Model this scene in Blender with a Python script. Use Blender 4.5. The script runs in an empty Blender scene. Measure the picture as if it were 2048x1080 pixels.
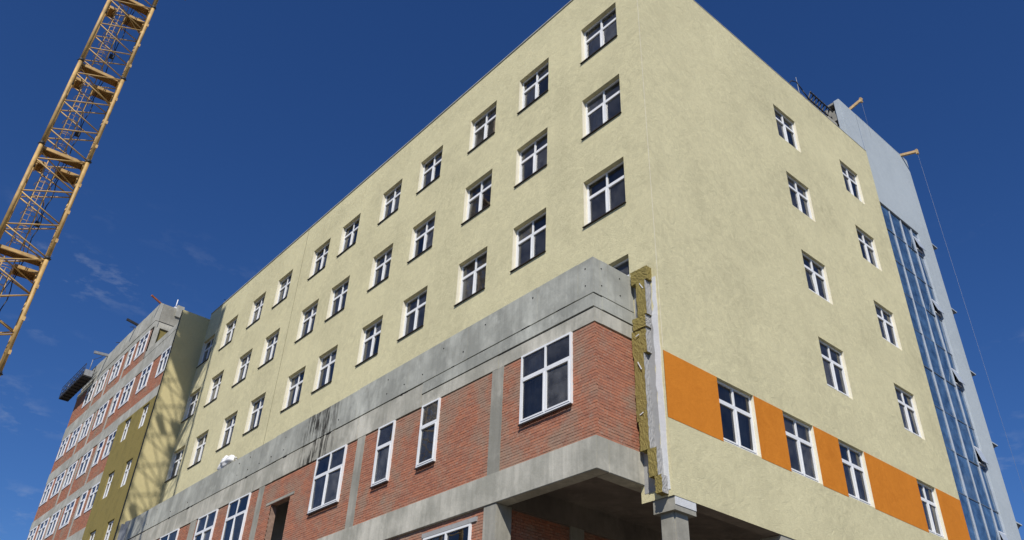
import bpy, bmesh, math, random
from mathutils import Matrix, Vector
random.seed(7)
scn = bpy.context.scene
COL = scn.collection
R = math.radians

# ------------------------------------------------------------------ camera
cam_d = bpy.data.cameras.new('camera'); cam = bpy.data.objects.new('camera', cam_d); COL.objects.link(cam)
yaw, pitch, roll = R(50.492), R(33.616), R(2.4865)
F = Vector((math.cos(yaw)*math.cos(pitch), math.sin(yaw)*math.cos(pitch), math.sin(pitch)))
Rt = Vector((math.sin(yaw), -math.cos(yaw), 0)); U = Rt.cross(F)
X_ = math.cos(roll)*Rt + math.sin(roll)*U; Y_ = -math.sin(roll)*Rt + math.cos(roll)*U
m = Matrix((X_, Y_, -F)).transposed().to_4x4(); m.translation = (-14.462, -11.493, 1.6)
cam.matrix_world = m
cam_d.sensor_fit = 'HORIZONTAL'; cam_d.sensor_width = 36; cam_d.lens = 36*1645.1/2048
cam_d.clip_end = 6000
scn.camera = cam

# ------------------------------------------------------------------ sky and sun
EL = R(44.5); sx, sy = -0.709, -0.705
S = Vector((sx*math.cos(EL), sy*math.cos(EL), math.sin(EL))).normalized()
world = bpy.data.worlds.new('World'); scn.world = world; world.use_nodes = True
wn, wl = world.node_tree.nodes, world.node_tree.links
wn.clear()
wo = wn.new('ShaderNodeOutputWorld'); bg = wn.new('ShaderNodeBackground'); sky = wn.new('ShaderNodeTexSky')
sky.sky_type = 'NISHITA'; sky.sun_disc = False; sky.sun_elevation = EL; sky.sun_rotation = math.atan2(sx, sy)
sky.altitude = 0; sky.air_density = 1.0; sky.dust_density = 0.0; sky.ozone_density = 10.0
bg.inputs['Strength'].default_value = 0.084
tc = wn.new('ShaderNodeTexCoord'); mp = wn.new('ShaderNodeMapping'); mp.inputs['Scale'].default_value = (1, 1, 2.6)
wl.new(tc.outputs['Generated'], mp.inputs['Vector'])
n1 = wn.new('ShaderNodeTexNoise'); n1.inputs['Scale'].default_value = 26; n1.inputs['Detail'].default_value = 5; n1.inputs['Roughness'].default_value = .62
n2 = wn.new('ShaderNodeTexNoise'); n2.inputs['Scale'].default_value = 5.5; n2.inputs['Detail'].default_value = 2
wl.new(mp.outputs[0], n1.inputs['Vector']); wl.new(mp.outputs[0], n2.inputs['Vector'])
r1 = wn.new('ShaderNodeMapRange'); r1.inputs[1].default_value = .52; r1.inputs[2].default_value = .80
r2 = wn.new('ShaderNodeMapRange'); r2.inputs[1].default_value = .50; r2.inputs[2].default_value = .70
wl.new(n1.outputs['Fac'], r1.inputs[0]); wl.new(n2.outputs['Fac'], r2.inputs[0])
sep = wn.new('ShaderNodeSeparateXYZ'); wl.new(tc.outputs['Generated'], sep.inputs[0])
r3 = wn.new('ShaderNodeMapRange'); r3.inputs[1].default_value = .56; r3.inputs[2].default_value = .46; wl.new(sep.outputs['Z'], r3.inputs[0])
ma = wn.new('ShaderNodeMath'); ma.operation = 'MULTIPLY'; wl.new(r1.outputs[0], ma.inputs[0]); wl.new(r2.outputs[0], ma.inputs[1])
mb = wn.new('ShaderNodeMath'); mb.operation = 'MULTIPLY'; wl.new(ma.outputs[0], mb.inputs[0]); wl.new(r3.outputs[0], mb.inputs[1])
mc = wn.new('ShaderNodeMath'); mc.operation = 'MULTIPLY'; mc.inputs[1].default_value = .55; wl.new(mb.outputs[0], mc.inputs[0])
mix = wn.new('ShaderNodeMix'); mix.data_type = 'RGBA'; mix.inputs[7].default_value = (4.6, 5.2, 6.4, 1)
wl.new(mc.outputs[0], mix.inputs[0]); hs = wn.new('ShaderNodeHueSaturation'); hs.inputs['Saturation'].default_value = 1.11; hs.inputs['Hue'].default_value = .509; wl.new(sky.outputs[0], hs.inputs['Color']); wl.new(hs.outputs[0], mix.inputs[6])
wl.new(mix.outputs[2], bg.inputs['Color']); wl.new(bg.outputs[0], wo.inputs[0])
sun_d = bpy.data.lights.new('sun', 'SUN'); sun_d.energy = 4.6; sun_d.angle = R(0.53); sun_d.color = (1, .95, .86)
sun = bpy.data.objects.new('sun', sun_d); COL.objects.link(sun)
sun.rotation_euler = S.to_track_quat('Z', 'Y').to_euler(); sun.location = (-30, -30, 60)

scn.render.engine = 'CYCLES'; scn.cycles.filter_width = 1.5
scn.view_settings.view_transform = 'Standard'; scn.view_settings.look = 'None'
scn.view_settings.exposure = 0.1; scn.view_settings.gamma = 1
scn.view_settings.use_curve_mapping = False

# ------------------------------------------------------------------ material helpers
class NT:
    def __init__(s, name):
        s.m = bpy.data.materials.new(name); s.m.use_nodes = True
        s.n, s.l = s.m.node_tree.nodes, s.m.node_tree.links
        s.b = s.n['Principled BSDF']; s.o = s.n['Material Output']
        s.pos = s.n.new('ShaderNodeNewGeometry').outputs['Position']
    def noise(s, scale, detail=4, rough=.55, stretch=None, dist=0, vec=None):
        t = s.n.new('ShaderNodeTexNoise'); t.inputs['Scale'].default_value = scale; t.inputs['Detail'].default_value = detail
        t.inputs['Roughness'].default_value = rough; t.inputs['Distortion'].default_value = dist
        v = vec or s.pos
        if stretch:
            mpp = s.n.new('ShaderNodeMapping'); mpp.inputs['Scale'].default_value = stretch; s.l.new(v, mpp.inputs['Vector']); v = mpp.outputs[0]
        s.l.new(v, t.inputs['Vector']); return t.outputs['Fac']
    def rng(s, v, a, b, c=0, d=1):
        t = s.n.new('ShaderNodeMapRange'); s.l.new(v, t.inputs[0])
        for i, x in enumerate((a, b, c, d)): t.inputs[i+1].default_value = x
        return t.outputs[0]
    def mix(s, fac, a, b):
        t = s.n.new('ShaderNodeMix'); t.data_type = 'RGBA'
        for sock, v in ((t.inputs[0], fac), (t.inputs[6], a), (t.inputs[7], b)):
            if hasattr(v, 'is_linked'): s.l.new(v, sock)
            elif isinstance(v, (int, float)): sock.default_value = v
            else: sock.default_value = (*v, 1)
        return t.outputs[2]
    def math(s, op, a, b=0.0):
        t = s.n.new('ShaderNodeMath'); t.operation = op
        for i, v in enumerate((a, b)):
            if hasattr(v, 'is_linked'): s.l.new(v, t.inputs[i])
            else: t.inputs[i].default_value = v
        return t.outputs[0]
    def xyz(s):
        t = s.n.new('ShaderNodeSeparateXYZ'); s.l.new(s.pos, t.inputs[0]); return t.outputs
    def bump(s, h, strength=.3, dist=.02):
        t = s.n.new('ShaderNodeBump'); t.inputs['Strength'].default_value = strength; t.inputs['Distance'].default_value = dist
        s.l.new(h, t.inputs['Height']); s.l.new(t.outputs[0], s.b.inputs['Normal'])
    def col(s, c):
        if hasattr(c, 'is_linked'): s.l.new(c, s.b.inputs['Base Color'])
        else: s.b.inputs['Base Color'].default_value = (*c, 1)
    def rough(s, r, spec=.3):
        s.b.inputs['Roughness'].default_value = r; s.b.inputs['Specular IOR Level'].default_value = spec

MAT = {}
def stucco(name, c, dark, strength=.45, spots=True):
    t = NT(name)
    a = t.noise(.35, 3, .5); b = t.noise(3.0, 5, .65, dist=1.4); c2 = t.noise(14, 4, .7, stretch=(1, 1, .6), dist=.8)
    big = t.noise(1.1, 4, .6, stretch=(1, 1, .45))
    f = t.math('ADD', t.math('MULTIPLY', b, .62), t.math('MULTIPLY', a, .38))
    k = t.mix(t.rng(f, .36, .66), c, dark)
    k = t.mix(t.rng(c2, .46, .70, 0, .55), k, dark)
    k = t.mix(t.rng(t.noise(7, 4, .7, dist=2.0), .55, .72, 0, .4), k, tuple(min(1, v*1.1) for v in c))
    k = t.mix(t.rng(big, .55, .72, 0, .22), k, tuple(v*.8 for v in dark))
    ps = t.noise(1.0, 3, .6, stretch=(.9, .9, .07)); k = t.mix(t.rng(ps, .54, .70, 0, .20), k, tuple(v*.86 for v in dark))
    dj = t.noise(.22, 2, .5, stretch=(1, 1, 1.6), dist=.6); k = t.mix(t.rng(dj, .42, .58, 0, .25), k, tuple(min(1, v*1.06) for v in c))
    t.col(k); t.rough(.93, .15)
    h = t.math('ADD', t.math('MULTIPLY', b, .7), t.math('MULTIPLY', t.noise(30, 4, .75), .6)); t.bump(h, strength, .03)
    MAT[name] = t.m
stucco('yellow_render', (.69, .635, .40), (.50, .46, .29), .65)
stucco('orange_render', (.64, .225, .026), (.53, .175, .018), .35)
stucco('reveal_render', (.78, .74, .60), (.68, .63, .49), .15)
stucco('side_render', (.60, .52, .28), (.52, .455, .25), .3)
stucco('grey_render', (.45, .50, .535), (.375, .425, .465), .3)
stucco('base_coat', (.36, .36, .36), (.28, .28, .28), .3)
stucco('primer', (.66, .67, .68), (.54, .55, .565), .4)

def concrete(name, c, dark, streak=1.0, stain=False):
    t = NT(name)
    big = t.noise(.8, 5, .6); vs = t.noise(6, 5, .65, stretch=(1, 1, .10)); fine = t.noise(40, 4, .7); pit = t.noise(13, 3, .6)
    k = t.mix(t.rng(big, .38, .60), c, tuple(v*.9 for v in dark))
    k = t.mix(t.rng(vs, .48, .72, 0, .5*streak), k, tuple(v*.62 for v in dark))
    k = t.mix(t.rng(t.noise(2.2, 4, .6), .58, .72, 0, .35), k, tuple(min(1, v*1.3) for v in c))
    k = t.mix(t.rng(pit, .68, .76, 0, .2), k, tuple(v*.5 for v in dark))
    q = t.xyz(); bd = t.math('FLOOR', t.math('DIVIDE', t.math('ADD', q[0], q[1]), .16))
    wnz = t.n.new('ShaderNodeTexWhiteNoise'); wnz.noise_dimensions = '1D'; t.l.new(bd, wnz.inputs['W'])
    k = t.mix(t.rng(wnz.outputs['Value'], 0, 1, 0, .30), k, tuple(v*.72 for v in dark))
    k = t.mix(t.rng(t.noise(.55, 5, .7, stretch=(1, 1, .6)), .54, .66, 0, .5), k, tuple(min(1, v*1.28) for v in c))
    if stain:                      # black run-off marks below one stretch of the parapet
        xyz = t.xyz()
        m1 = t.math('MULTIPLY', t.rng(xyz[1], 13.2, 14.3), t.rng(xyz[1], 16.5, 15.4))
        m2 = t.noise(5, 6, .72, stretch=(1, 1.6, .16), dist=.5); m3 = t.noise(1.4, 3, .5)
        mm = t.math('MULTIPLY', t.math('MULTIPLY', t.rng(m2, .43, .52), m1), t.rng(m3, .34, .50))
        k = t.mix(t.math('MULTIPLY', mm, .97), k, (.03, .028, .024))
    t.col(k); t.rough(.9, .2)
    t.bump(t.math('ADD', t.math('MULTIPLY', vs, .6), t.math('ADD', t.math('MULTIPLY', fine, .25), pit)), .35, .015)
    MAT[name] = t.m
concrete('parapet_concrete', (.46, .465, .415), (.33, .335, .30), .7, True)
concrete('beam_concrete', (.52, .50, .43), (.38, .37, .315), 1.0, True)
concrete('column_concrete', (.37, .355, .305), (.29, .28, .24), .9)
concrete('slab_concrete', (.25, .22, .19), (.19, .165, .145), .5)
concrete('band_concrete', (.46, .455, .41), (.37, .365, .32), .6)

def brick(name, single=False):
    t = NT(name)
    if single:
        rnd = t.n.new('ShaderNodeObjectInfo').outputs['Random']
    else:
        rnd = t.n.new('ShaderNodeNewGeometry').outputs['Random Per Island']
    k = t.mix(rnd, (.45, .180, .105), (.33, .138, .09))
    k = t.mix(t.rng(t.noise(.9, 5, .65), .47, .64, 0, .7), k, (.31, .235, .175))      # lime bloom and dust
    k = t.mix(t.rng(t.noise(22, 3, .7), .52, .74, 0, .55), k, (.40, .29, .21))
    k = t.mix(t.rng(t.noise(4.2, 5, .7), .55, .70, 0, .45), k, (.20, .10, .07))
    k = t.mix(t.rng(t.noise(11, 4, .75), .54, .68, 0, .5), k, (.44, .33, .26))
    t.col(k); t.rough(.92, .2); t.bump(t.noise(55, 4, .7), .5, .008); MAT[name] = t.m
brick('brick'); brick('brick_single', True)
def simple(name, c, r=.7, spec=.3, var=.15, scale=6, metal=0, bump=.1):
    t = NT(name); k = t.mix(t.rng(t.noise(scale, 4, .6), .35, .7), c, tuple(v*(1-var) for v in c)); t.col(k); t.rough(r, spec)
    t.b.inputs['Metallic'].default_value = metal
    if bump: t.bump(t.noise(scale*6, 3, .6), bump, .005)
    MAT[name] = t.m
simple('mortar', (.36, .245, .19), .95, .1, .35, 9, 0, .5)
simple('window_plastic', (.80, .81, .82), .35, .5, .06, 3, 0, 0)
simple('sill_metal', (.035, .028, .024), .6, .3)
simple('crane_yellow', (.58, .375, .14), .55, .4, .45, 2.5, 0, .15)
simple('crane_plate', (.36, .205, .075), .75, .2, .5, 3, 0, .2)
simple('dark_steel', (.035, .035, .036), .6, .4, .4)
simple('grey_steel', (.30, .31, .32), .45, .5, .3)
simple('timber', (.52, .36, .19), .8, .2, .4, 8, 0, .3)
simple('red_timber', (.45, .15, .07), .8, .2, .4, 8, 0, .3)
simple('rope', (.30, .30, .30), .9, .1)
simple('sack', (.80, .80, .80), .6, .3, .12, 5, 0, .4)
simple('shade_black', (.02, .019, .018), .95, .05)  # near-black, used as painted shade in gaps and openings
simple('coping', (.42, .43, .42), .5, .4, .25, 3)
simple('joint_filler', (.21, .19, .12), .9, .1, .3)
simple('alu_frame', (.42, .47, .54), .4, .5, .12)
simple('alu_dark', (.10, .13, .17), .4, .5, .12)
simple('tarp', (.165, .18, .21), .6, .3, .4, 4, 0, .5)
simple('interior_plaster', (.62, .60, .56), .9, .1, .2, 2)
simple('curtain', (.55, .50, .44), .9, .1, .2, 5)
simple('ground_soil', (.14, .125, .10), .95, .1, .45, .6, 0, .6)
simple('ballast', (.40, .39, .36), .9, .2, .3, 2)
simple('roof_felt', (.07, .07, .072), .9, .1, .3, 2)
t = NT('rock_wool')
n = t.noise(16, 5, .75, stretch=(1, 1, 2.2)); k = t.mix(t.rng(n, .34, .68), (.30, .245, .09), (.195, .158, .058))
k = t.mix(t.rng(t.noise(1.6, 4, .6), .5, .68, 0, .5), k, (.16, .135, .055)); t.col(k); t.rough(.97, .05); t.bump(n, .7, .03); MAT['rock_wool'] = t.m

def glass(name, tint, refl_ior=1.5, trans=.8, dust_sheen=.04, dcol=(.5, .5, .5)):
    t = NT(name); t.n.remove(t.b)
    tr = t.n.new('ShaderNodeBsdfTransparent'); tr.inputs[0].default_value = (*[v*trans for v in tint], 1)
    gl = t.n.new('ShaderNodeBsdfGlossy'); gl.inputs['Roughness'].default_value = .01; gl.inputs[0].default_value = (.95, .97, 1, 1)
    df = t.n.new('ShaderNodeBsdfDiffuse'); df.inputs[0].default_value = (*dcol, 1)
    fr = t.n.new('ShaderNodeFresnel'); fr.inputs[0].default_value = refl_ior
    bp = t.n.new('ShaderNodeBump'); bp.inputs['Strength'].default_value = .10; bp.inputs['Distance'].default_value = .02
    t.l.new(t.noise(1.3, 2, .5), bp.inputs['Height']); t.l.new(bp.outputs[0], gl.inputs['Normal'])
    m0 = t.n.new('ShaderNodeMixShader'); t.l.new(t.rng(t.noise(2.2, 4, .65), .3, .75, dust_sheen*.3, dust_sheen*1.7), m0.inputs[0]); t.l.new(tr.outputs[0], m0.inputs[1]); t.l.new(df.outputs[0], m0.inputs[2])
    mx = t.n.new('ShaderNodeMixShader'); t.l.new(fr.outputs[0], mx.inputs[0]); t.l.new(m0.outputs[0], mx.inputs[1]); t.l.new(gl.outputs[0], mx.inputs[2])
    t.l.new(mx.outputs[0], t.o.inputs[0]); MAT[name] = t.m
glass('window_glass', (.70, .72, .78), 1.6, .85, .07)
glass('window_glass_dusty', (.72, .72, .74), 1.5, .85, .13)
glass('window_glass_dark', (.5, .54, .62), 1.6, .8, .02)
glass('facade_glass', (.30, .42, .56), 2.8, .7, .36, (.17, .33, .56))  # blue diffuse share paints reflected sky brightness into the panes, beyond dust

# ------------------------------------------------------------------ geometry helpers
def box(bm, x0, x1, y0, y1, z0, z1, mi=0, mat=None):
    vs = [bm.verts.new((x, y, z)) for z in (z0, z1) for y in (y0, y1) for x in (x0, x1)]
    if mat is not None:
        for v in vs: v.co = mat @ v.co
    for f in ((0, 2, 3, 1), (4, 5, 7, 6), (0, 1, 5, 4), (2, 6, 7, 3), (0, 4, 6, 2), (1, 3, 7, 5)):
        fc = bm.faces.new([vs[i] for i in f]); fc.material_index = mi
    return vs
def bar(bm, a, b, r, n=8, r2=None, mi=0):
    a, b = Vector(a), Vector(b); d = (b-a).normalized()
    u = d.orthogonal().normalized(); w = d.cross(u); r2 = r if r2 is None else r2
    A = [bm.verts.new(a+(u*math.cos(t)+w*math.sin(t))*r) for t in [2*math.pi*i/n for i in range(n)]]
    B = [bm.verts.new(b+(u*math.cos(t)+w*math.sin(t))*r2) for t in [2*math.pi*i/n for i in range(n)]]
    for i in range(n):
        f = bm.faces.new((A[i], A[(i+1) % n], B[(i+1) % n], B[i])); f.smooth = True; f.material_index = mi
    bm.faces.new(A[::-1]).material_index = mi; bm.faces.new(B).material_index = mi
def polytube(bm, pts, r, n=6):
    for a, b in zip(pts, pts[1:]): bar(bm, a, b, r, n)
def beam(bm, a, b, w, h):
    a, b = Vector(a), Vector(b); d = b-a; q = d.to_track_quat('X', 'Z').to_matrix().to_4x4(); q.translation = a
    box(bm, 0, d.length, -w/2, w/2, -h/2, h/2, 0, q)
def mesh(name, bm, mats):
    bmesh.ops.recalc_face_normals(bm, faces=bm.faces)
    me = bpy.data.meshes.new(name); bm.to_mesh(me); bm.free()
    for mm in (mats if isinstance(mats, (list, tuple)) else [mats]): me.materials.append(MAT[mm])
    return me
def link(name, me, parent=None, loc=(0, 0, 0), rot=(0, 0, 0)):
    o = bpy.data.objects.new(name, me); COL.objects.link(o); o.location = loc; o.rotation_euler = rot
    if parent is not None: o.parent = parent
    return o
def wpart(name, bm, mats, parent, kind=None):
    """part whose mesh is given in world coordinates"""
    o = link(name, mesh(name, bm, mats), parent)
    if parent is not None: o.matrix_parent_inverse = Matrix.Translation(-Vector(ORG[parent]))
    if kind: o['kind'] = kind
    return o
ORG = {}
def thing(name, label, cat, loc, group=None, rz=0):
    o = bpy.data.objects.new(name, None); COL.objects.link(o); o.location = loc; o.rotation_euler = (0, 0, rz)
    o.empty_display_size = .5; o['label'] = label; o['category'] = cat; o['kind'] = 'thing'
    if group: o['group'] = group
    ORG[o] = loc; return o
def tag(o, label, cat, group=None):
    o['kind'] = 'thing'; o['label'] = label; o['category'] = cat
    if group: o['group'] = group
    return o
def bxp(name, c, mats, parent, bevel=0):
    bm = bmesh.new(); box(bm, *c)
    if bevel: bmesh.ops.bevel(bm, geom=bm.edges[:], offset=bevel, segments=2, affect='EDGES')
    return wpart(name, bm, mats, parent)

def facade(bm, P, u0, u1, z0, z1, openings, depth, voids=(), mi_rev=1, sides='lrtb'):
    """sheet of wall with real openings and reveals; P(u,z,d) gives the world point at depth d"""
    hs = list(openings)+list(voids)
    us = sorted({u0, u1, *[v for h in hs for v in h[:2] if u0 < v < u1]}); zs = sorted({z0, z1, *[v for h in hs for v in h[2:4] if z0 < v < z1]})
    cache = {}
    def V(u, z):
        k = (round(u, 4), round(z, 4))
        if k not in cache: cache[k] = bm.verts.new(P(u, z, 0))
        return cache[k]
    for a, b in zip(us, us[1:]):
        for c, d in zip(zs, zs[1:]):
            mu, mz = (a+b)/2, (c+d)/2
            if any(h[0] < mu < h[1] and h[2] < mz < h[3] for h in hs): continue
            bm.faces.new((V(a, c), V(b, c), V(b, d), V(a, d)))
    for a, b, c, d in openings:
        for (p, q), mi in ((((a, c), (a, d)), mi_rev), (((b, c), (b, d)), mi_rev), (((a, d), (b, d)), 0), (((a, c), (b, c)), 0)):
            f = bm.faces.new([bm.verts.new(P(*p, 0)), bm.verts.new(P(*q, 0)), bm.verts.new(P(*q, depth)), bm.verts.new(P(*p, depth))]); f.material_index = mi

# ---- windows: frame part, panes and sill as sub-parts; local x along the wall, -y outwards, origin bottom centre
WCACHE = {}
def window_meshes(w, h, cols=2, fr=.06, tr=.33, dep=.07):
    key = (round(w, 2), round(h, 2), cols, fr, tr, dep)
    if key in WCACHE: return WCACHE[key]
    bm = bmesh.new(); x = w/2; d0, d1 = -dep/2, dep/2
    box(bm, -x, -x+fr, d0, d1, 0, h); box(bm, x-fr, x, d0, d1, 0, h)
    box(bm, -x+fr, x-fr, d0, d1, 0, fr*1.1); box(bm, -x+fr, x-fr, d0, d1, h-fr, h)
    zt = h*(1-tr); cell = []
    box(bm, -x+fr, x-fr, d0, d1, zt-.03, zt+.035)
    xs = [-x+fr+(w-2*fr)*i/cols for i in range(cols+1)]
    for i in range(1, cols):
        box(bm, xs[i]-.03, xs[i]+.03, d0, d1, zt+.035, h-fr); box(bm, xs[i]-.022, xs[i]+.022, d0, d1, fr*1.1, zt-.03)
    s = .042
    for a, b in zip(xs, xs[1:]):
        a2 = a+(.024 if a > -x+fr+.01 else .002); b2 = b-(.024 if b < x-fr-.01 else .002); c, e = fr*1.1+.003, zt-.045
        o0, o1 = d0-.012, d1-.01
        box(bm, a2, a2+s, o0, o1, c, e); box(bm, b2-s, b2, o0, o1, c, e); box(bm, a2+s, b2-s, o0, o1, c, c+s); box(bm, a2+s, b2-s, o0, o1, e-s, e)
        cell.append((a2+s, b2-s, c+s, e-s)); cell.append((a+(.03 if a > -x+fr+.01 else 0), b-(.03 if b < x-fr-.01 else 0), zt+.035, h-fr))
    fm = mesh('window_frame', bm, 'window_plastic'); panes = []
    for a, b, c, e in cell:
        bm = bmesh.new(); hw, hh = (b-a)/2, (e-c)/2
        vs = [bm.verts.new(p) for p in ((-hw, 0, -hh), (hw, 0, -hh), (hw, 0, hh), (-hw, 0, hh))]; bm.faces.new(vs)
        panes.append((mesh('pane', bm, 'window_glass'), ((a+b)/2, 0, (c+e)/2)))
    bm = bmesh.new(); box(bm, -x-.03, x+.03, -.245, -dep/2-.004, -.035, -.004); sm = mesh('sill', bm, 'sill_metal')
    bm = bmesh.new(); box(bm, -x-.01, x+.01, -dep/2-.03, -dep/2-.002, -.05, -.005); sm2 = mesh('sill', bm, 'sill_metal')
    WCACHE[key] = (fm, panes, sm, sm2); return WCACHE[key]
CURT = {}
def add_window(parent, c, w, h, facing, sill=1, cols=2, fr=.06, tr=.33, tint=None, curtain=None):
    """c = world bottom centre of the frame; facing 'x' looks to -x, 'y' to -y"""
    fm, panes, sm, sm2 = window_meshes(w, h, cols, fr, tr)
    o = link('window', fm, parent, Vector(c)-Vector(ORG[parent]), (0, 0, R(-90) if facing == 'x' else 0))
    for pm, pl in panes:
        p = link('pane', pm, o, pl, (R(random.gauss(0, .9)), 0, R(random.gauss(0, .9))))
        g = random.random()
        if g < .45: p.material_slots[0].link = 'OBJECT'; p.material_slots[0].material = MAT['window_glass_dusty' if g < .2 else 'window_glass_dark']
    if sill: link('sill', sm if sill == 1 else sm2, o)
    if curtain:
        side, frac = curtain; key = (round(w, 2), round(h, 2), side, frac)
        if key not in CURT:
            bm = bmesh.new(); x0 = -w/2+.04 if side < 0 else w/2-.04-w*frac; nseg = 14; last = None
            for i in range(nseg+1):
                xx = x0+w*frac*i/nseg; yy = .16+.035*math.sin(i*1.9)
                cur = (bm.verts.new((xx, yy, .03)), bm.verts.new((xx, yy+.02, h-.03)))
                if last: bm.faces.new((last[0], cur[0], cur[1], last[1]))
                last = cur
            CURT[key] = mesh('curtain', bm, 'curtain')
        link('curtain', CURT[key], o)
    return o

# ---- brick walls of single bricks
BL, BH, BJ = .25, .065, .012
def brick_list(u0, u1, z0, z1, holes=()):
    out = []; z = z0+.004; row = 0
    while z+.02 < z1:
        zt = min(z+BH, z1-.003); u = u0-(BL/2 if row % 2 else 0)+random.uniform(-.012, .012)
        while u < u1:
            segs = [(max(u, u0), min(u+BL, u1))]
            for a, b, c, d in holes:
                if c < (z+zt)/2 < d:
                    new = []
                    for s0, s1 in segs:
                        if s1 <= a or s0 >= b: new.append((s0, s1)); continue
                        if s0 < a: new.append((s0, a))
                        if s1 > b: new.append((b, s1))
                    segs = new
            for s0, s1 in segs:
                if s1-s0 > .03: out.append((s0, s1, z, zt))
            u += BL+BJ
        z += BH+BJ; row += 1
    return out
def brick_box(bm, P, b, proud):
    u0, u1, z0, z1 = b; d = -proud+random.uniform(-.006, .004); dj = random.uniform(-.002, .002)
    vs = [bm.verts.new(P(u, z+(dj if u == u1 else 0), dd)) for dd in (d, .03) for z in (z0, z1) for u in (u0, u1)]
    for f in ((0, 1, 3, 2), (0, 4, 5, 1), (2, 3, 7, 6), (0, 2, 6, 4), (1, 5, 7, 3)): bm.faces.new([vs[i] for i in f])

PX = lambda X: (lambda u, z, d: (X+d, u, z))     # walls facing -x (u runs along y)
PY = lambda Y: (lambda u, z, d: (u, Y+d, z))     # walls facing -y (u runs along x)

# ================================================================== ground
bm = bmesh.new(); g = 2500
vs = [bm.verts.new(p) for p in ((-g, -g, 0), (g, -g, 0), (g, g, 0), (-g, g, 0))]; bm.faces.new(vs)
o = link('ground', mesh('ground', bm, 'ground_soil')); o['kind'] = 'structure'

# ================================================================== yellow building
YB = thing('yellow_building', 'pale yellow rendered hospital block with rows of white windows and an orange band', 'building', (8, 18, 0))
ZR = [(23.84, 25.63), (20.24, 22.03), (16.63, 18.43), (13.03, 14.83)]
YC = [(.97, 2.68), (4.41, 6.07), (7.47, 9.13), (11.07, 12.71), (14.15, 15.74), (17.69, 19.35), (20.52, 22.20), (24.45, 26.09), (27.57, 29.18), (31.12, 32.81), (34.31, 36.02)]
TOP = 27.70; REV = .19
opens = [(a, b, c, d) for r, (c, d) in enumerate(ZR) for i, (a, b) in enumerate(YC) if r < 3 or i < 3]
bm = bmesh.new()
facade(bm, PX(0), 0, 36.1, 7.75, TOP, opens, REV+.12, voids=[(.95, 36.1, 7.75, 12.4)])
wpart('wall', bm, ['yellow_render', 'reveal_render'], YB)
for r, (c, d) in enumerate(ZR):
    for i, (a, b) in enumerate(YC):
        if not (r < 3 or i < 3): continue
        cu = None
        if random.random() < .5: cu = (random.choice((-1, 1)), random.choice((.2, .3, .45, .9)))
        add_window(YB, (REV, (a+b)/2, c+.03), b-a-.012, d-c-.035, 'x', 1, curtain=cu)
QA = [(23.72, 25.39), (20.32, 21.94), (16.74, 18.38), (13.18, 14.93)]
XA, XB = (7.97, 9.47), (12.77, 14.22)
XO = [(2.13, 3.73), (5.09, 6.63), (7.96, 9.42), (12.71, 14.01)]
ropens = [(a, b, c, d) for (c, d) in QA for (a, b) in (XA, XB)]+[(a, b, 9.66, 11.42) for a, b in XO]
bm = bmesh.new()
facade(bm, PY(0), 0, 15.82, 7.75, TOP, ropens, .13+.12)
wpart('wall', bm, ['yellow_render', 'reveal_render'], YB)
for a, b, c, d in ropens:
    cu = (1, .42) if c < 10 else ((random.choice((-1, 1)), .35) if random.random() < .6 else None)
    add_window(YB, ((a+b)/2, .13, c+.03), b-a-.012, d-c-.035, 'y', 2, curtain=cu)
xs = [0.0]+[v for p in XO for v in p]+[15.82]
for a, b in zip(xs[::2], xs[1::2]):
    o = bxp('orange_panel', (a+(.002 if a else 0), b-.002, -.006, .01, 9.63, 11.42), 'orange_render', YB)
bxp('wall', (15.5, 15.80, .4, 36.0, 7.75, 27.6), 'yellow_render', YB)
bxp('corner_bead', (-.005, .004, -.005, .004, 11.5, TOP), 'reveal_render', YB)
for y in (23.42, 34.02): bxp('expansion_joint', (-.006, .02, y-.012, y+.012, 14, TOP-.01), 'joint_filler', YB)
bxp('parapet_wall', (.003, .38, .40, 36.1, 27.0, TOP-.01), 'yellow_render', YB); bxp('parapet_wall', (.39, 15.8, .003, .38, 27.0, TOP-.01), 'yellow_render', YB)
bm = bmesh.new(); y = -.02
while y < 36:
    y2 = min(y+2.0, 36.08); box(bm, -.035, .42, y+.004, y2-.004, TOP, TOP+.055+random.uniform(-.006, .006)); y = y2
wpart('coping', bm, 'coping', YB)
bm = bmesh.new(); x = .43
while x < 15.8:
    x2 = min(x+2.0, 15.8); box(bm, x+.004, x2-.004, -.012, .42, TOP, TOP+.03+random.uniform(-.004, .004)); x = x2
wpart('coping', bm, 'coping', YB)
bxp('roof', (.4, 15.4, .4, 36, 26.6, 27.0), 'roof_felt', YB)
for z in (22.75, 19.15, 15.55, 11.95): bxp('floor_slab', (.37, 15.45, .37, 36.0, z, z+.28), 'interior_plaster', YB)
bm = bmesh.new()
for x in (5.2,): box(bm, x, x+.15, 4.4, 35.9, 9.0, 26.6)
wpart('partition', bm, 'interior_plaster', YB)
for i, y in enumerate((3.6, 10.1, 13.5, 16.7, 23.3, 30.2)): bxp('partition', (.4, 5.19, y, y+.14, 12.3, 26.59), 'brick' if i % 2 else 'interior_plaster', YB)
bxp('partition', (5.36, 15.4, 4.4, 4.55, 9.0, 26.59), 'brick', YB); bxp('partition', (10.9, 11.05, .4, 4.39, 9.0, 26.59), 'brick', YB)

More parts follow.
